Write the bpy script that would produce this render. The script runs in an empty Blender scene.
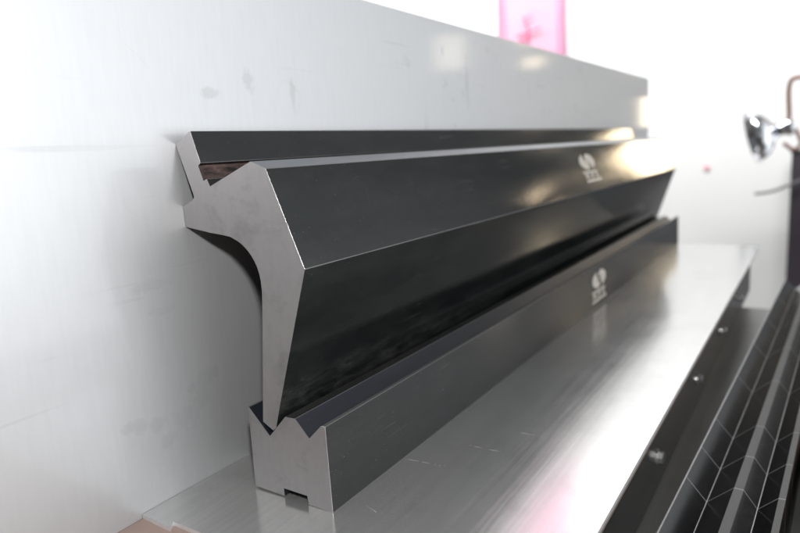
import bpy, bmesh, math, random
from mathutils import Vector, Matrix

random.seed(7)
MM = 0.001
C = bpy.context.scene.collection
sc = bpy.context.scene

# ------------------------------------------------------------------ helpers
def link(o, parent=None):
    C.objects.link(o)
    if parent is not None:
        o.parent = parent
    return o

def obj(name, bm, mats, parent=None, smooth=False):
    me = bpy.data.meshes.new(name)
    bmesh.ops.recalc_face_normals(bm, faces=bm.faces)
    bm.to_mesh(me); bm.free()
    for m in (mats if isinstance(mats, (list, tuple)) else [mats]):
        me.materials.append(m)
    if smooth:
        for p in me.polygons:
            p.use_smooth = True
    return link(bpy.data.objects.new(name, me), parent)

def tag(o, label=None, cat=None, group=None, kind=None):
    if label: o['label'] = label
    if cat: o['category'] = cat
    if group: o['group'] = group
    if kind: o['kind'] = kind
    return o

def empty(name, loc=(0, 0, 0)):
    o = bpy.data.objects.new(name, None)
    o.empty_display_size = 0.02
    o.location = loc
    return link(o)

def add_box(bm, lo, hi, mi=0, bev=0.0):
    vs = [bm.verts.new((x * MM, y * MM, z * MM)) for x in (lo[0], hi[0]) for y in (lo[1], hi[1]) for z in (lo[2], hi[2])]
    F = [(0, 1, 3, 2), (4, 6, 7, 5), (0, 4, 5, 1), (2, 3, 7, 6), (0, 2, 6, 4), (1, 5, 7, 3)]
    fs = [bm.faces.new([vs[i] for i in f]) for f in F]
    for f in fs: f.material_index = mi
    if bev:
        es = list({e for f in fs for e in f.edges})
        bmesh.ops.bevel(bm, geom=es, offset=bev * MM, segments=2, profile=0.5, affect='EDGES')

def add_tube(bm, pts, r, n=10, mi=0, cap=True):
    pts = [Vector(p) * MM for p in pts]
    rs = r if isinstance(r, (list, tuple)) else [r] * len(pts)
    rings = []
    up = Vector((0.13, 0.2, 0.97))
    for i, p in enumerate(pts):
        a = pts[max(0, i - 1)]; b = pts[min(len(pts) - 1, i + 1)]
        t = (b - a).normalized()
        u = t.cross(up)
        if u.length < 1e-3: u = t.cross(Vector((1, 0, 0)))
        u.normalize(); v = t.cross(u)
        rings.append([bm.verts.new(p + (u * math.cos(k * 2 * math.pi / n) + v * math.sin(k * 2 * math.pi / n)) * rs[i] * MM) for k in range(n)])
    for i in range(len(rings) - 1):
        for k in range(n):
            f = bm.faces.new((rings[i][k], rings[i][(k + 1) % n], rings[i + 1][(k + 1) % n], rings[i + 1][k]))
            f.material_index = mi; f.smooth = True
    if cap:
        for rg in (rings[0], rings[-1]):
            f = bm.faces.new(rg); f.material_index = mi

def smooth_path(pts, n=8):
    out = []
    P = [Vector(p) for p in pts]
    for i in range(len(P) - 1):
        p0, p1, p2, p3 = P[max(0, i - 1)], P[i], P[i + 1], P[min(len(P) - 1, i + 2)]
        for k in range(n):
            t = k / n
            out.append(0.5 * ((2 * p1) + (-p0 + p2) * t + (2 * p0 - 5 * p1 + 4 * p2 - p3) * t * t + (-p0 + 3 * p1 - 3 * p2 + p3) * t ** 3))
    out.append(P[-1])
    return out

def extrusion(pts, y0, y1, edge_mats, end_mat, bevel_long, bevel_end, edge_mat, bright=None, soft_mat=1):
    """Profile (x, z) in mm extruded along y; edge_mats gives the material of the face starting at each point."""
    bm = bmesh.new()
    n = len(pts)
    a = [bm.verts.new((x * MM, y0 * MM, z * MM)) for x, z in pts]
    b = [bm.verts.new((x * MM, y1 * MM, z * MM)) for x, z in pts]
    for i in range(n):
        j = (i + 1) % n
        f = bm.faces.new((a[i], a[j], b[j], b[i])); f.material_index = edge_mats[i]
    fa = bm.faces.new(a); fa.material_index = end_mat
    fb = bm.faces.new(b); fb.material_index = end_mat
    bmesh.ops.recalc_face_normals(bm, faces=bm.faces)
    bm.edges.ensure_lookup_table()
    if bevel_long:
        es = [e for e in bm.edges if abs(e.verts[0].co.y - e.verts[1].co.y) > 1e-4 and e.is_convex and e.calc_face_angle(0) > 0.35]
        bmesh.ops.bevel(bm, geom=es, offset=bevel_long * MM, segments=2, profile=0.5, affect='EDGES', material=edge_mat)
    if bevel_end:
        es = []
        for e in bm.edges:
            ys = [v.co.y / MM for v in e.verts]
            if (all(abs(y - y0) < .01 for y in ys) or all(abs(y - y1) < .01 for y in ys)):
                es.append(e)
        soft = []
        if bright is not None:
            hot = [e for e in es if any(math.hypot((e.verts[0].co.x + e.verts[1].co.x) / 2 / MM - bx, (e.verts[0].co.z + e.verts[1].co.z) / 2 / MM - bz) < br for bx, bz, br in bright)]
            soft = [e for e in es if e not in hot]
            es = hot
        bmesh.ops.bevel(bm, geom=es, offset=bevel_end * MM, segments=1, affect='EDGES', material=edge_mat, clamp_overlap=True)
    return bm

# ------------------------------------------------------------------ materials
def mat(name):
    m = bpy.data.materials.new(name); m.use_nodes = True
    nt = m.node_tree
    return m, nt, nt.nodes['Principled BSDF']

def N(nt, t, **kw):
    n = nt.nodes.new(t)
    for k, v in kw.items():
        if k in n.inputs: n.inputs[k].default_value = v
        else: setattr(n, k, v)
    return n

def L(nt, a, b): nt.links.new(a, b)

def coords(nt, scale=(1, 1, 1), rot=(0, 0, 0)):
    tc = N(nt, 'ShaderNodeTexCoord'); mp = N(nt, 'ShaderNodeMapping')
    mp.inputs['Scale'].default_value = scale; mp.inputs['Rotation'].default_value = rot
    L(nt, tc.outputs['Object'], mp.inputs['Vector'])
    return mp.outputs['Vector']

def noise(nt, vec, scale, detail=4, rough=0.55, dist=0.0):
    n = N(nt, 'ShaderNodeTexNoise'); n.inputs['Scale'].default_value = scale
    n.inputs['Detail'].default_value = detail; n.inputs['Roughness'].default_value = rough; n.inputs['Distortion'].default_value = dist
    L(nt, vec, n.inputs['Vector'])
    return n.outputs['Fac']

def ramp(nt, fac, stops):
    r = N(nt, 'ShaderNodeValToRGB')
    el = r.color_ramp.elements
    while len(el) < len(stops): el.new(0.5)
    for e, (p, c) in zip(el, stops):
        e.position = p; e.color = (c, c, c, 1) if isinstance(c, (int, float)) else (*c, 1)
    L(nt, fac, r.inputs['Fac'])
    return r.outputs['Color']

def mixc(nt, fac, a, b, mode='MIX'):
    m = N(nt, 'ShaderNodeMix', data_type='RGBA', blend_type=mode)
    for sock, v in ((m.inputs[0], fac), (m.inputs[6], a), (m.inputs[7], b)):
        if hasattr(v, 'links'): L(nt, v, sock)
        else: sock.default_value = v if isinstance(v, (int, float)) else (*v, 1)
    return m.outputs[2]

def math_(nt, op, a, b=0.0, clamp=False):
    m = N(nt, 'ShaderNodeMath', operation=op, use_clamp=clamp)
    for s, v in ((m.inputs[0], a), (m.inputs[1], b)):
        if hasattr(v, 'links'): L(nt, v, s)
        else: s.default_value = v
    return m.outputs[0]

def bump(nt, bs, h, strength, dist=0.0005):
    b = N(nt, 'ShaderNodeBump'); b.inputs['Strength'].default_value = strength; b.inputs['Distance'].default_value = dist
    L(nt, h, b.inputs['Height']); L(nt, b.outputs['Normal'], bs.inputs['Normal'])

def specks(nt, vec, scale, size):
    v = N(nt, 'ShaderNodeTexVoronoi'); v.inputs['Scale'].default_value = scale
    L(nt, vec, v.inputs['Vector'])
    d = ramp(nt, v.outputs['Distance'], [(0.0, 1.0), (size, 0.0)])
    sep = N(nt, 'ShaderNodeSeparateColor'); L(nt, v.outputs['Color'], sep.inputs[0])
    pick = math_(nt, 'GREATER_THAN', sep.outputs[0], 0.8)
    return math_(nt, 'MULTIPLY', d, pick)

def black_oxide(name, base, rough, spec=0.5, dust=0.12, foot=False):
    m, nt, b = mat(name)
    v = coords(nt); vs = coords(nt, (1, 0.12, 1))
    big = noise(nt, vs, 14, 5, .6); fine = noise(nt, v, 160, 3, .6)
    col = mixc(nt, ramp(nt, big, [(.35, 0.0), (.7, 1.0)]), tuple(c * .55 for c in base), tuple(c * 2.0 for c in base))
    sp = math_(nt, 'ADD', math_(nt, 'MULTIPLY', specks(nt, v, 95, .045), 1.0), math_(nt, 'MULTIPLY', specks(nt, v, 310, .13), .45), True)
    cloud = ramp(nt, noise(nt, coords(nt, (1, .35, 1)), 26, 8, .75), [(.42, 0.0), (.85, 1.0)])
    dustf = math_(nt, 'MULTIPLY', math_(nt, 'MULTIPLY', fine, cloud), dust)
    # hair scratches
    vsc = coords(nt, (1, .04, 1), (0.5, 0.35, 0.0))
    scr = ramp(nt, noise(nt, vsc, 480, 1, .4), [(.67, 0.0), (.72, 1.0)])
    scrm = math_(nt, 'MULTIPLY', scr, ramp(nt, noise(nt, v, 11, 2), [(.55, 0.0), (.65, .35)]))
    f = math_(nt, 'ADD', math_(nt, 'ADD', dustf, math_(nt, 'MULTIPLY', sp, .55)), math_(nt, 'MULTIPLY', scrm, .2), True)
    if foot:
        t2 = N(nt, 'ShaderNodeTexCoord'); sx = N(nt, 'ShaderNodeSeparateXYZ'); L(nt, t2.outputs['Object'], sx.inputs[0])
        def mrange(sock, a, c):
            mr = N(nt, 'ShaderNodeMapRange', interpolation_type='SMOOTHSTEP'); L(nt, sock, mr.inputs['Value'])
            mr.inputs['From Min'].default_value = a; mr.inputs['From Max'].default_value = c
            return mr.outputs[0]
        band = math_(nt, 'MULTIPLY', math_(nt, 'MULTIPLY', mrange(sx.outputs['Z'], .080, .058), mrange(sx.outputs['X'], -.055, -.040)), mrange(sx.outputs['Y'], .42, .05))
        blot = ramp(nt, noise(nt, coords(nt, (1, .30, 1)), 110, 8, .72, .3), [(.44, 0.0), (.66, 1.0)])
        f = math_(nt, 'ADD', f, math_(nt, 'MULTIPLY', math_(nt, 'MULTIPLY', band, blot), .085), True)
    L(nt, mixc(nt, f, col, (.30, .29, .27)), b.inputs['Base Color'])
    b.inputs['Specular IOR Level'].default_value = spec
    r = math_(nt, 'ADD', math_(nt, 'MULTIPLY', ramp(nt, big, [(.35, 0.0), (.68, 1.0)]), .13), math_(nt, 'MULTIPLY', f, .5))
    L(nt, math_(nt, 'ADD', r, rough - .06), b.inputs['Roughness'])
    bump(nt, b, fine, .10, .0003)
    return m

def steel(name, base, rough, metallic=1.0, brush=(1, 1, 1), bscale=90, var=.25, bstr=.05, stain=0.0, aniso=0.0, scratches=()):
    m, nt, b = mat(name)
    v = coords(nt); vb = coords(nt, brush)
    br = noise(nt, vb, bscale, 4, .65); big = noise(nt, v, 16, 5, .6)
    col = mixc(nt, br, tuple(c * (1 - var) for c in base), tuple(c * (1 + var * .6) for c in base))
    if stain:
        st = ramp(nt, noise(nt, v, 28, 6, .68, .4), [(.52, 0.0), (.72, 1.0)])
        col = mixc(nt, math_(nt, 'MULTIPLY', st, stain), col, tuple(c * .45 for c in base))
    if scratches:
        tc = N(nt, 'ShaderNodeTexCoord'); sx = N(nt, 'ShaderNodeSeparateXYZ'); L(nt, tc.outputs['Object'], sx.inputs[0])
        tot = None
        for (x0, y0, x1, y1, wd) in scratches:
            ln = math.hypot(x1 - x0, y1 - y0); ux, uy = (x1 - x0) / ln, (y1 - y0) / ln
            dx = math_(nt, 'SUBTRACT', sx.outputs['X'], x0 * MM); dy = math_(nt, 'SUBTRACT', sx.outputs['Y'], y0 * MM)
            al = math_(nt, 'ADD', math_(nt, 'MULTIPLY', dx, ux), math_(nt, 'MULTIPLY', dy, uy))
            ac = math_(nt, 'ABSOLUTE', math_(nt, 'SUBTRACT', math_(nt, 'MULTIPLY', dx, uy), math_(nt, 'MULTIPLY', dy, ux)))
            k = math_(nt, 'MULTIPLY', math_(nt, 'LESS_THAN', ac, wd * MM), math_(nt, 'MULTIPLY', math_(nt, 'GREATER_THAN', al, 0), math_(nt, 'LESS_THAN', al, ln * MM)))
            tot = k if tot is None else math_(nt, 'MAXIMUM', tot, k)
        tot = math_(nt, 'MULTIPLY', tot, ramp(nt, noise(nt, v, 160, 3), [(.4, 0.0), (.65, .6)]))
        col = mixc(nt, tot, col, (.95, .95, .95))
        b.inputs['Metallic'].default_value = metallic
        L(nt, math_(nt, 'SUBTRACT', metallic, math_(nt, 'MULTIPLY', tot, .7)), b.inputs['Metallic'])
    L(nt, col, b.inputs['Base Color'])
    b.inputs['Metallic'].default_value = metallic
    b.inputs['Anisotropic'].default_value = aniso
    L(nt, math_(nt, 'ADD', math_(nt, 'MULTIPLY', math_(nt, 'ADD', br, big), .10), rough - .10), b.inputs['Roughness'])
    bump(nt, b, br, bstr, .0003)
    return m

M = {}
M['black'] = black_oxide('black_oxide_steel', (.0062, .0075, .0075), .12, .28, .085, True)
M['die_black'] = black_oxide('black_die_steel', (.017, .017, .017), .13, .36, .06)
M['groove_black'] = black_oxide('blue_black_groove_steel', (.010, .012, .017), .34, .4, .05)
M['mirror_black'] = black_oxide('polished_black_steel', (.005, .005, .0055), .22, .28, .13)
M['ground'] = steel('ground_steel', (.27, .262, .264), .42, .68, (1, 1, .4), 260, .16, .10, .55)
M['seg_flat'] = steel('grey_segment_flat', (.075, .077, .075), .45, .3, (1, .05, 1), 300, .2, .04, .2)
M['thin_edge'] = steel('thin_grey_edge', (.50, .505, .51), .42, .4, (1, .1, 1), 150, .3, .02)
M['strip'] = steel('pale_strip_steel', (.24, .255, .275), .34, .85, (1, .05, 1), 300, .18, .04, .2)  # lighter blue-grey steel for the punch's top strip
M['edge'] = steel('worn_bright_edge', (.74, .74, .74), .45, .6, (1, 1, 1), 150, .1, .0)
M['worn'] = steel('worn_grey_edge', (.16, .16, .16), .40, .5, (1, .1, 1), 150, .5, .02)
M['plate'] = steel('brushed_plate_steel', (.57, .57, .565), .185, .78, (1, .02, 1), 300, .22, .03, .25, 0, [(3, 72, 30, 74.5, .22), (30, 107, 52, 107.5, .2), (49, 139, 68, 141, .25), (12, 15, 21, 12, .25)])
M['box'] = steel('dark_mill_steel', (.10, .10, .102), .14, .75, (1, .06, 1), 200, .2, .03)
M['ledge'] = steel('grey_flange_steel', (.16, .16, .155), .42, .5, (1, .06, 1), 200, .2, .03)
M['screw'] = steel('zinc_screw', (.80, .80, .80), .30, .9)
M['chrome'] = steel('polished_lamp_metal', (.70, .72, .75), .12, 1.0, var=.05)
M['copper_paint'] = steel('brown_painted_tube', (.22, .10, .07), .35, .3)

# leaning sheet: a hazy reflecting steel with smudges, scuffs and vertical rub marks
def panel_mat():
    m, nt, b = mat('smudged_sheet_steel')
    out = nt.nodes['Material Output']
    v = coords(nt); vv = coords(nt, (1, 1, .12)); vh = coords(nt, (1, .03, 1))
    br = noise(nt, vv, 300, 4, .65)
    col = mixc(nt, br, (.485, .495, .505), (.545, .555, .565))
    rub = ramp(nt, noise(nt, vv, 34, 5, .6, .3), [(.60, 0.0), (.75, 1.0)])
    high = ramp(nt, noise(nt, v, 6, 2), [(.42, 0.0), (.62, 1.0)])
    smud = ramp(nt, noise(nt, v, 42, 3, .5, .2), [(.63, 0.0), (.68, 1.0)])
    low = ramp(nt, noise(nt, v, 5, 1), [(.50, 0.0), (.60, 1.0)])
    scr = ramp(nt, noise(nt, vh, 260, 1, .4), [(.68, 0.0), (.72, 1.0)])
    scr = math_(nt, 'MULTIPLY', scr, ramp(nt, noise(nt, v, 9, 2), [(.52, 0.0), (.62, .5)]))
    # fine curved scuffs
    cn = noise(nt, v, 7, 2, .5, 1.2)
    curl = ramp(nt, cn, [(.488, 0.0), (.492, 1.0), (.496, 0.0)])
    curl = math_(nt, 'MULTIPLY', curl, ramp(nt, noise(nt, v, 19, 4, .6), [(.50, 0.0), (.62, .7)]))
    dirt = math_(nt, 'ADD', math_(nt, 'MULTIPLY', math_(nt, 'MULTIPLY', rub, high), .22), math_(nt, 'MULTIPLY', math_(nt, 'MULTIPLY', smud, low), .20))
    dirt = math_(nt, 'ADD', dirt, math_(nt, 'MULTIPLY', math_(nt, 'ADD', scr, math_(nt, 'MULTIPLY', curl, .45)), .26), True)
    # hand and rub marks that the photograph shows near the foot of the sheet
    marks = [(-15, 45, 9, 7), (-2, 55, 8, 9), (2, 62, 6, 7), (-35, 47, 6, 4.5), (-46, 50, 4.5, 4.5), (-54, 52, 4, 3.5), (-29, 35, 6, 4.5), (10, 66, 4, 4), (-8, 60, 4, 4),
             (30, 236, 7, 3), (62, 246, 4, 9), (104, 238, 2.5, 15), (372, 258, 4, 26), (-30, 128, 12, 3), (-22, 112, 7, 2.5)]
    tc = N(nt, 'ShaderNodeTexCoord'); sx = N(nt, 'ShaderNodeSeparateXYZ'); L(nt, tc.outputs['Object'], sx.inputs[0])
    wob = math_(nt, 'MULTIPLY', math_(nt, 'SUBTRACT', noise(nt, v, 120, 6, .7), .5), 3.2)
    tot = None
    for (y, z, ry, rz) in marks:
        a = math_(nt, 'DIVIDE', math_(nt, 'SUBTRACT', sx.outputs['Y'], y * MM), ry * MM)
        c = math_(nt, 'DIVIDE', math_(nt, 'SUBTRACT', sx.outputs['Z'], z * MM), rz * MM)
        d = math_(nt, 'SQRT', math_(nt, 'ADD', math_(nt, 'MULTIPLY', a, a), math_(nt, 'MULTIPLY', c, c)))
        d = math_(nt, 'ADD', d, wob)
        k = math_(nt, 'MULTIPLY', math_(nt, 'SUBTRACT', 1.2, d), 1.6, True)
        tot = k if tot is None else math_(nt, 'MAXIMUM', tot, k)
    dirt = math_(nt, 'ADD', dirt, math_(nt, 'MULTIPLY', tot, .17), True)
    nick = specks(nt, v, 26, .045)
    dirt = math_(nt, 'ADD', dirt, math_(nt, 'MULTIPLY', nick, .5), True)
    col = mixc(nt, dirt, col, (.20, .21, .22))
    L(nt, col, b.inputs['Base Color'])
    b.inputs['Metallic'].default_value = .62
    b.inputs['Specular IOR Level'].default_value = .4
    L(nt, math_(nt, 'ADD', math_(nt, 'MULTIPLY', dirt, .3), .44), b.inputs['Roughness'])
    b.inputs['Coat Weight'].default_value = .8
    b.inputs['Coat IOR'].default_value = 1.45
    L(nt, math_(nt, 'ADD', math_(nt, 'MULTIPLY', dirt, .6), .085), b.inputs['Coat Roughness'])
    bump(nt, b, br, .004, .0003)
    return m
M['panel'] = panel_mat()

def simple(name, base, rough=.6, var=.15, scale=20, stretch=(1, 1, 1), metallic=0.0, bstr=.1):
    m, nt, b = mat(name)
    v = coords(nt, stretch)
    n = noise(nt, v, scale, 5, .6)
    if var > .5: n = ramp(nt, n, [(.35, 0.0), (.65, 1.0)])
    L(nt, mixc(nt, n, tuple(c * (1 - var) for c in base), tuple(min(1, c * (1 + var)) for c in base)), b.inputs['Base Color'])
    b.inputs['Roughness'].default_value = rough; b.inputs['Metallic'].default_value = metallic
    bump(nt, b, n, bstr, .001)
    return m
M['wood'] = simple('brown_plywood', (.26, .19, .165), .6, .35, 30, (1, .15, 1))
M['bench'] = steel('grey_bench_steel', (.17, .17, .165), .34, .4, (1, .06, 1), 200, .25, .03, .3)
M['plank'] = simple('brown_plank', (.20, .12, .07), .5, .6, 24, (1, .12, 1))
M['rust'] = simple('rusty_steel', (.050, .030, .026), .8, 1.0, 200, (1, .3, 1), 0.1, 1.0)
M['wall'] = simple('white_wall_paint', (.82, .82, .81), .8, .03, 4)
M['floor'] = simple('workshop_floor', (.13, .12, .11), .55, .2, 3)
M['pink'] = simple('pink_paper', (.94, .67, .79), .7, .06, 4, (1, 1, .05))
M['pink_deep'] = simple('deep_pink_paper_border', (.93, .54, .73), .7, .06, 4, (1, 1, .05))
M['red'] = simple('red_ink', (.72, .12, .24), .6, .1)
M['mark'] = simple('laser_etched_mark', (.62, .57, .50), .55, .12, 300)
M['dark_post'] = simple('dark_painted_steel', (.05, .042, .052), .4, .2)
M['cable'] = simple('grey_cable', (.12, .12, .12), .5, .1)

# ------------------------------------------------------------------ upper tool
PUNCH_LEN = 1000
neck = [(-97.0, 158.0), (-76.0, 154.9), (-66.0, 153.8), (-59.5, 152.9), (-53.3, 150.4), (-49.8, 148.3), (-46.6, 145.6), (-44.2, 143.0), (-42.2, 140.0), (-40.4, 136.6), (-39.2, 132.8), (-38.6, 129), (-38.4, 124), (-39.2, 115)]
prof = [(-83.2, 212.8), (-77.4, 194.6), (-79.6, 193.2), (-76.5, 184.5), (-73.6, 185.6), (-71.5, 181.3), (-37.5, 193.9), (-27.0, 189.8), (-5.5, 137.0), (-34.4, 53.0), (-37.6, 42.9), (-40.2, 40.6), (-47.9, 44.6)]
prof += list(reversed(neck)) + [(-96.8, 170.0), (-88.0, 173.6), (-86.2, 175.2), (-86.4, 176.6), (-97.0, 206.0)]
# material slots: 0 black, 1 ground, 2 edge, 3 strip, 4 rust
em = []
for i, p in enumerate(prof):
    em.append(0)
em[2] = 4; em[3] = 4; em[6] = 3; em[-1] = 1; em[4] = 0
bm = extrusion(prof, 0, PUNCH_LEN, em, 1, .3, 1.1, 2, bright=[(-16.2, 163.4, 12), (-80.3, 203.7, 4)])
# long worn edges are duller than the freshly ground end edges
for f in bm.faces:
    if f.material_index == 2 and max(v.co.y for v in f.verts) - min(v.co.y for v in f.verts) > .5:
        f.material_index = 5
punch = empty('press_brake_punch', (-.045, 0, .041))
def at_parent(o, root):
    o.parent = root; o.matrix_parent_inverse = Matrix.Translation(-Vector(root.location)); return o
tag(punch, 'long black gooseneck punch with ground steel end standing in the groove of the black die', 'press tool')
body = at_parent(obj('body', bm, [M['black'], M['ground'], M['edge'], M['strip'], M['rust'], M['worn']]), punch)

# etched mark: two leaves forming an S, and small lettering between bars below it
def mark_bm(to3d, nrm):
    """to3d(u, v): u along the tool 0..1, v upwards 0..1 -> point in mm"""
    bm = bmesh.new()
    off = Vector(nrm) * .12
    def poly(pts):
        lo = [bm.verts.new((Vector(to3d(u, v))) * MM) for u, v in pts]
        hi = [bm.verts.new((Vector(to3d(u, v)) + off) * MM) for u, v in pts]
        n = len(pts)
        bm.faces.new(hi)
        for i in range(n):
            bm.faces.new((lo[i], lo[(i + 1) % n], hi[(i + 1) % n], hi[i]))
    # a disc split by an S-shaped gap into two leaves
    def scurve(t, sgn): return .50 + .10 * math.sin(2 * math.pi * t) - .10 * (t - .5) + sgn * (.040 + .085 * abs(2 * t - 1) ** 2)
    c, ru, rv = .50, .46, .27
    for sgn in (-1, 1):
        pts = []
        for k in range(25):
            a_ = math.pi / 2 + math.pi * k / 24
            cu = c - sgn * -1 * 0 + sgn * ru * -math.cos(a_)
            pts.append((cu, .71 + rv * math.sin(a_)))
        inner = []
        for k in range(1, 24):
            t = k / 24
            inner.append((scurve(t, sgn), .71 - rv + 2 * rv * t))
        # keep the outer arc away from the gap near the poles
        pts = [(min(u, scurve((v - .71 + rv) / (2 * rv), sgn) - .004) if sgn < 0 else max(u, scurve((v - .71 + rv) / (2 * rv), sgn) + .004), v) for u, v in pts]
        poly(pts + inner)
    # the bridge that makes the two leaves one S
    poly([(.36, .65), (.50, .61), (.64, .77), (.50, .81)])
    def bar(u0, v0, u1, v1): poly([(u0, v0), (u1, v0), (u1, v1), (u0, v1)])
    bar(.02, .345, .90, .395)
    # small worn letters between the bars
    bar(.10, .15, .18, .325); bar(.18, .285, .34, .325); bar(.18, .215, .32, .245); bar(.26, .15, .34, .215)
    bar(.40, .285, .64, .325); bar(.48, .15, .57, .285); bar(.40, .15, .48, .18)
    bar(.70, .285, .90, .325); bar(.70, .15, .92, .185); bar(.76, .185, .84, .285)
    bar(.06, .03, 1.0, .105)
    return bm
def punch_face(u, v):
    a = Vector((-9.2, 0, 146.0)); b = Vector((-23.0, 0, 180.2))
    p = a.lerp(b, v); return (p.x, 494 + u * 60, p.z)
e = Vector((-5.5 + 27.0, 0, 137.0 - 189.8)).normalized(); pn = Vector((-e.z, 0, e.x))
at_parent(obj('logo_mark', mark_bm(punch_face, pn), M['mark']), punch)

# ------------------------------------------------------------------ lower tool
DIE_LEN = 1008
die_prof = [(-60, 1.1), (-59.3, 52.0), (-58.6, 51.8), (-43.4, 36.6), (-29.8, 50.9), (-22.2, 51.3), (-12.8, 41.4), (-3.6, 50.4), (-.6, 50.6), (0, 0), (-17.6, .3), (-18.2, 5.4), (-36.2, 5.6), (-36.0, .65)]
dm = [0, 1, 3, 3, 0, 3, 3, 2, 0, 1, 3, 3, 3, 1]
bm = extrusion(die_prof, 0, DIE_LEN, dm, 1, .3, .22, 2, bright=[(-.3, 25, 4), (-2, 50.5, 2)])
for f in bm.faces:
    if f.material_index == 2 and max(v.co.y for v in f.verts) - min(v.co.y for v in f.verts) > .5:
        f.material_index = 4
die = empty('press_brake_die', (-.03, 0, .0))
tag(die, 'long black double groove die with notched foot, on the steel plate under the punch', 'press tool')
dbody = at_parent(obj('body', bm, [M['die_black'], M['ground'], M['edge'], M['groove_black'], M['worn']]), die)
at_parent(obj('logo_mark', mark_bm(lambda u, v: (0.0, 478 + u * 58, 5 + v * 39), (1, 0, 0)), M['mark']), die)

# ------------------------------------------------------------------ plate, board, box, panel
def slab(outline, z0, z1, bev=.3):
    bm = bmesh.new()
    a = [bm.verts.new((x * MM, y * MM, z0 * MM)) for x, y in outline]
    b = [bm.verts.new((x * MM, y * MM, z1 * MM)) for x, y in outline]
    n = len(outline)
    for i in range(n):
        bm.faces.new((a[i], a[(i + 1) % n], b[(i + 1) % n], b[i])).material_index = 1
    bm.faces.new(b); bm.faces.new(list(reversed(a)))
    return bm
plate_out = [(-96.6, -52.5), (-70.8, -53.4), (-74.6, -48.6), (131.5, -46.5), (131.5, 1004), (-96.6, 1004)]
plate = obj('steel_plate', slab(plate_out, -2.6, -0.02), [M['plate'], M['edge']])
tag(plate, 'flat shiny brushed steel plate with a notched corner lying under the die', 'steel plate')
bm = bmesh.new(); add_box(bm, (-130, -420, -6.0), (131.0, 990, -2.7), 0, .4)
board = obj('plywood_board', bm, M['wood'])
tag(board, 'thin brown wooden board showing under the notched corner of the steel plate', 'board')

box = empty('steel_box', (0, .29, -.081))
tag(box, 'dark steel box with a row of side screws beneath the shiny plate', 'box')
bm = bmesh.new(); add_box(bm, (-128, -410, -80.9), (119.0, 1004, -6.05), 0, .8)
at_parent(obj('body', bm, M['box']), box)
for y in (60, 251, 442, 633, 824):
    bm = bmesh.new()
    add_tube(bm, [(119.02, y, -53), (120.2, y, -53)], 6.0, 20)
    add_tube(bm, [(120.1, y, -53), (123.6, y, -53), (124.2, y, -53)], [4.6, 4.6, 4.0], 6)
    for f in bm.faces: f.smooth = False
    at_parent(obj('screw', bm, M['screw']), box)

bm = bmesh.new(); add_box(bm, (-100, -330, -2.6), (-97.1, 1202, 316.0), 0, .25)
panel = obj('steel_sheet', bm, M['panel'])
tag(panel, 'tall smudged grey steel sheet standing upright on edge behind the black punch', 'steel sheet')

# ------------------------------------------------------------------ segmented die on the right
yaw = math.radians(2.2)
seg_root = Vector((147.0 - (110) * math.tan(yaw), 0, -80.6))
cuts = [-60, 184, 234, 291, 401, 512, 624, 750, 876]
sp = [(0, 0), (.4, 50.4), (1.4, 50.6), (13.9, 36.3), (14.2, 36.3), (29.8, 50.6), (35.3, 50.6), (43.2, 39.8), (43.6, 39.8), (54.6, 50.4), (58.4, 50.6), (59, 0)]
seg_labels = ['polished black die segment nearest the camera, in the row beside the steel box',
              'short polished black die segment, second from the near end of the segmented row',
              'short polished black die segment, third from the near end of the segmented row',
              'polished black die segment, fourth from the near end of the segmented row',
              'polished black die segment, fifth from the near end of the segmented row',
              'polished black die segment, sixth from the near end of the segmented row',
              'polished black die segment, seventh and last but one in the segmented row',
              'polished black die segment at the far end of the segmented row']
for i in range(len(cuts) - 1):
    y0, y1 = cuts[i] + .06, cuts[i + 1] - .06
    bm = extrusion(sp, 0, y1 - y0, [0, 2, 0, 2, 0, 3, 0, 2, 0, 3, 0, 0], 1, 0, .18, 2)
    for f in bm.faces:
        if f.material_index == 0:
            pass
    s = obj('die_segment', bm, [M['mirror_black'], M['ground'], M['thin_edge'], M['seg_flat']])
    s.location = ((seg_root.x + math.sin(yaw) * y0) * MM, math.cos(yaw) * y0 * MM, seg_root.z * MM)
    s.rotation_euler = (0, 0, -yaw)
    tag(s, seg_labels[i], 'die segment', 'segments of the polished die row')

# ------------------------------------------------------------------ bench
bench = empty('workbench', (.2, .2, -.9))
tag(bench, 'grey steel workbench carrying the steel box and the die segments', 'workbench')
bm = bmesh.new(); add_box(bm, (-200, -520, -121), (640, 884, -81.02), 0, 2)
at_parent(obj('top', bm, M['bench']), bench)
for x in (-160, 600):
    for y in (-480, 840):
        bm = bmesh.new(); add_box(bm, (x - 35, y - 35, -900), (x + 35, y + 35, -121.2), 0, 2)
        at_parent(obj('leg', bm, M['bench']), bench)

bm = bmesh.new(); add_box(bm, (216, -300, -80.8), (300, 700, -48), 0, 1.5)
tag(obj('wooden_plank', bm, M['plank']), 'brown wooden plank lying on the bench along the outer side of the die segments', 'plank')

# ------------------------------------------------------------------ background
bm = bmesh.new(); add_box(bm, (-4000, -2500, -950), (3200, 2700, -900))
tag(obj('floor', bm, M['floor']), kind='structure')
bm = bmesh.new(); add_box(bm, (-3800, 2600, -899.5), (150, 2690, 2800))
tag(obj('wall', bm, M['wall']), kind='structure')

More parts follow.
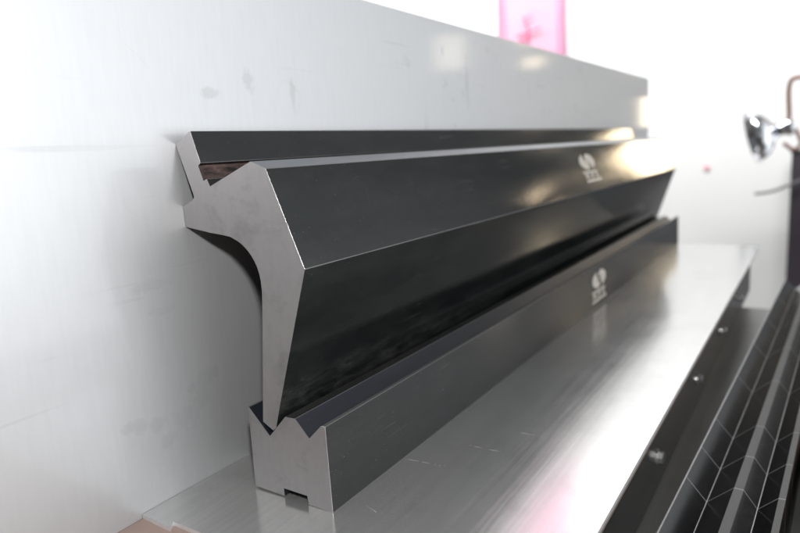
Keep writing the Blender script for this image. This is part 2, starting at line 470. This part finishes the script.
# hanging pink paper with a red character
banner = empty('pink_banner', (-.885, 2.55, .52))
tag(banner, 'tall pink paper banner with red brush writing hanging on the white wall', 'banner')
def sheet(x0, x1, z0, z1, y, amp, ph):
    bm = bmesh.new(); nx, nz = 14, 40
    rows = []
    for j in range(nz + 1):
        row = []
        for i in range(nx + 1):
            x = x0 + (x1 - x0) * i / nx; z = z0 + (z1 - z0) * j / nz
            row.append(bm.verts.new((x * MM, (y + amp * math.sin(x * .021 + ph) + amp * .5 * math.sin(z * .006 + x * .01)) * MM, z * MM)))
        rows.append(row)
    for j in range(nz):
        for i in range(nx):
            bm.faces.new((rows[j][i], rows[j][i + 1], rows[j + 1][i + 1], rows[j + 1][i])).smooth = True
    bmesh.ops.solidify(bm, geom=bm.faces[:], thickness=.0006)
    return bm
at_parent(obj('paper', sheet(-1045, -735, 480, 2100, 2560, 5, 0), M['pink'], None, True), banner)
for x0, x1 in ((-1030, -1006), (-772, -744)):
    at_parent(obj('border_strip', sheet(x0, x1, 482, 2098, 2552, 5, 0), M['pink_deep'], None, True), banner)
def strokes(z, s):
    bm = bmesh.new()
    def st(pts, r):
        add_tube(bm, smooth_path(pts, 5), [r * (0.7 + .3 * math.sin(3.1 * k / (len(pts) * 5 - 5))) for k in range(len(pts) * 5 - 4)], 8)
    y = 2547
    st([(-905 - 10 * s, y, z + 62 * s), (-897, y, z + 5 * s), (-903, y, z - 45 * s)], 4.5 * s)
    st([(-945 - 6 * s, y, z - 8 * s), (-893, y, z + 2 * s), (-838, y, z + 14 * s)], 4.5 * s)
    st([(-903, y, z - 5 * s), (-925, y, z - 30 * s), (-960, y, z - 52 * s)], 4.5 * s)
    st([(-925, y, z + 58 * s), (-900, y, z + 64 * s), (-875, y, z + 74 * s)], 3.5 * s)
    for v in bm.verts: v.co.y = .001 * (y + (v.co.y * 1000 - y) * .12)
    return bm
for z in (680, 930, 1180, 1430, 1680):
    at_parent(obj('red_character', strokes(z, 1.0), M['red']), banner)

# work lamp on an arm, at the right edge of the picture
Yl = 2300
lamp = empty('work_lamp', (.17, 2.3, -.9))
tag(lamp, 'polished metal work lamp with a bell shade on a bent brown arm', 'lamp')
bm = bmesh.new()
ax = Vector((-.94, -.22, -.26)).normalized()
u = ax.cross(Vector((0, 0, 1))).normalized(); v = ax.cross(u)
o = Vector((82, Yl, 196))
rings = []
for (d, r) in ((0, 20), (14, 30), (28, 56), (44, 74), (62, 84), (84, 90), (82, 86), (60, 80), (42, 69), (26, 50), (12, 24)):
    rings.append([bm.verts.new((o + ax * d + (u * math.cos(k * math.pi / 14) + v * math.sin(k * math.pi / 14)) * r) * MM) for k in range(28)])
for i in range(len(rings) - 1):
    for k in range(28):
        bm.faces.new((rings[i][k], rings[i][(k + 1) % 28], rings[i + 1][(k + 1) % 28], rings[i + 1][k])).smooth = True
bm.faces.new(rings[-1]); bm.faces.new(rings[0])
at_parent(obj('lamp_shade', bm, M['chrome']), lamp)
bm = bmesh.new()
add_tube(bm, smooth_path([o - ax * 0, o - ax * 26, o - ax * 48], 4), [22, 22, 22, 26, 30, 30, 26, 24, 20], 20)
at_parent(obj('lamp_socket', bm, M['chrome']), lamp)
bm = bmesh.new()
add_tube(bm, smooth_path([o - ax * 30 + Vector((0, 0, 4)), (112, Yl, 250), (108, Yl, 320), (116, Yl, 356), (150, Yl, 362), (186, Yl, 364), (196, Yl, 330), (197, Yl, 100), (197, Yl, -880)], 6), 7.5, 10)
at_parent(obj('arm', bm, M['copper_paint']), lamp)
bm = bmesh.new()
add_tube(bm, smooth_path([o - ax * 46, (150, Yl, 150), (130, Yl, 128), (100, Yl, 150)], 8), 6, 10)
at_parent(obj('bracket', bm, M['copper_paint']), lamp)
bm = bmesh.new(); add_tube(bm, [(197, Yl, -899.6), (197, Yl, -880)], [110, 104], 28)
at_parent(obj('base', bm, M['dark_post']), lamp)

bm = bmesh.new()
add_tube(bm, smooth_path([(6, 2480, -34), (60, 2480, -26), (110, 2480, -6), (160, 2480, 16), (230, 2480, 40), (260, 2490, -200), (270, 2500, -880)], 8), 5, 8)
tag(obj('hanging_cable', bm, M['cable']), 'thin grey cable curving out from the dark post below the work lamp', 'cable')
bm = bmesh.new()
add_box(bm, (118, 2500, -899), (178, 2560, 112), 0, 4)
add_box(bm, (112, 2494, 112.3), (184, 2566, 120), 0, 3)
tag(obj('dark_post', bm, M['dark_post']), 'dark painted post at the right edge below the work lamp', 'post')
bm = bmesh.new(); add_tube(bm, [(-175, 2599.6, 62), (-175, 2594, 62)], [12, 10], 18)
M['pale_red'] = simple('pale_red_vinyl', (.85, .42, .48), .6, .1)
tag(obj('red_sticker', bm, M['pale_red']), 'small round red sticker on the white wall left of the work lamp', 'sticker')

# ------------------------------------------------------------------ light
def area(name, loc, target, sx, sy, watts, col=(1, 1, 1), spread=180):
    l = bpy.data.lights.new(name, 'AREA'); l.shape = 'RECTANGLE'; l.size = sx; l.size_y = sy
    l.energy = watts; l.color = col; l.spread = math.radians(spread)
    o = link(bpy.data.objects.new(name, l)); o.location = loc
    o.rotation_euler = (Vector(target) - Vector(loc)).to_track_quat('-Z', 'Y').to_euler()
    return o
cam_loc = Vector((217.99, -245.61, 193.95)) * MM
RIGHT = Vector((0.83608418, 0.54556559, -0.05763193)); DOWN = Vector((0.04828703, -0.17782842, -0.98287609)); FWD = Vector((-0.54647197, 0.81898428, -0.17502327))
# flash of the camera, just above the lens
fl = bpy.data.lights.new('camera_flash', 'POINT'); fl.energy = 7.5; fl.shadow_soft_size = .012; fl.color = (1, .985, .97)
fo = link(bpy.data.objects.new('camera_flash', fl)); fo.location = cam_loc - DOWN * .090
# added unseen light to whiten the far wall, then warm lamps deeper in the workshop
area('wall_fill', (-.7, 1.3, 2.3), (-.7, 2.6, 1.1), 3.2, .8, 92, spread=120)
area('warm_lamp_strip', (.218, 2.6, .30), (0, .9, .17), .035, .12, .09, (1, .84, .60))
area('warm_punch_accent', (.285, 2.6, .40), (-.012, .87, .165), .12, .18, .0034, (1, .80, .52), spread=8)  # added light, beam narrowed to put a warm glow on the punch's far end
area('warm_lamp_narrow', (.43, 2.6, .73), (0, .6, .16), .07, .09, .20, (1, .82, .56))
area('warm_low_standin', (.78, 2.6, -.47), (0, .45, .03), .16, .14, .06, (1, .70, .42))  # added light standing in for warm-lit wood low in the room
area('warm_lamp_square', (1.454, 3.209, .753), (-.09, .34, .29), .17, .19, .34, (1, .88, .70))
area('warm_lamp_small', (.927, 3.165, .755), (-.09, .55, .33), .13, .07, .15, (1, .78, .52))
area('warm_lamp_small_low', (.927, 3.165, .63), (-.09, .55, .33), .11, .06, .10, (1, .78, .52))

w = bpy.data.worlds.new('World'); sc.world = w; w.use_nodes = True
nt = w.node_tree; bg = nt.nodes['Background']
# bright open side of the workshop (towards az 62 degrees) fading into a dimmer room
tc = N(nt, 'ShaderNodeTexCoord')
def lobe(az, el, lo):
    d = Vector((math.sin(math.radians(az)) * math.cos(math.radians(el)), math.cos(math.radians(az)) * math.cos(math.radians(el)), math.sin(math.radians(el))))
    vm = N(nt, 'ShaderNodeVectorMath', operation='DOT_PRODUCT')
    L(nt, tc.outputs['Generated'], vm.inputs[0]); vm.inputs[1].default_value = d
    mr = N(nt, 'ShaderNodeMapRange', interpolation_type='SMOOTHSTEP')
    mr.inputs['From Min'].default_value = lo; mr.inputs['From Max'].default_value = 1.0
    L(nt, vm.outputs['Value'], mr.inputs['Value'])
    return mr.outputs[0]
st = math_(nt, 'ADD', math_(nt, 'MULTIPLY', lobe(68, 0, .60), 1.95), math_(nt, 'MULTIPLY', lobe(20, 75, .2), .16))
st = math_(nt, 'ADD', st, .16)
L(nt, st, bg.inputs['Strength'])
bg.inputs['Color'].default_value = (.93, .965, 1.0, 1)

# ------------------------------------------------------------------ camera
cd = bpy.data.cameras.new('camera'); cd.lens = 28.8; cd.sensor_width = 36; cd.clip_start = .01; cd.clip_end = 100
cd.dof.use_dof = True; cd.dof.focus_distance = .36; cd.dof.aperture_fstop = 6.6
co = link(bpy.data.objects.new('camera', cd))
R = Matrix((RIGHT, -DOWN, -FWD)).transposed().to_4x4()
co.matrix_world = Matrix.Translation(cam_loc) @ R
sc.camera = co
sc.view_settings.view_transform = 'Standard'; sc.view_settings.look = 'None'
sc.view_settings.exposure = 0; sc.view_settings.gamma = 1
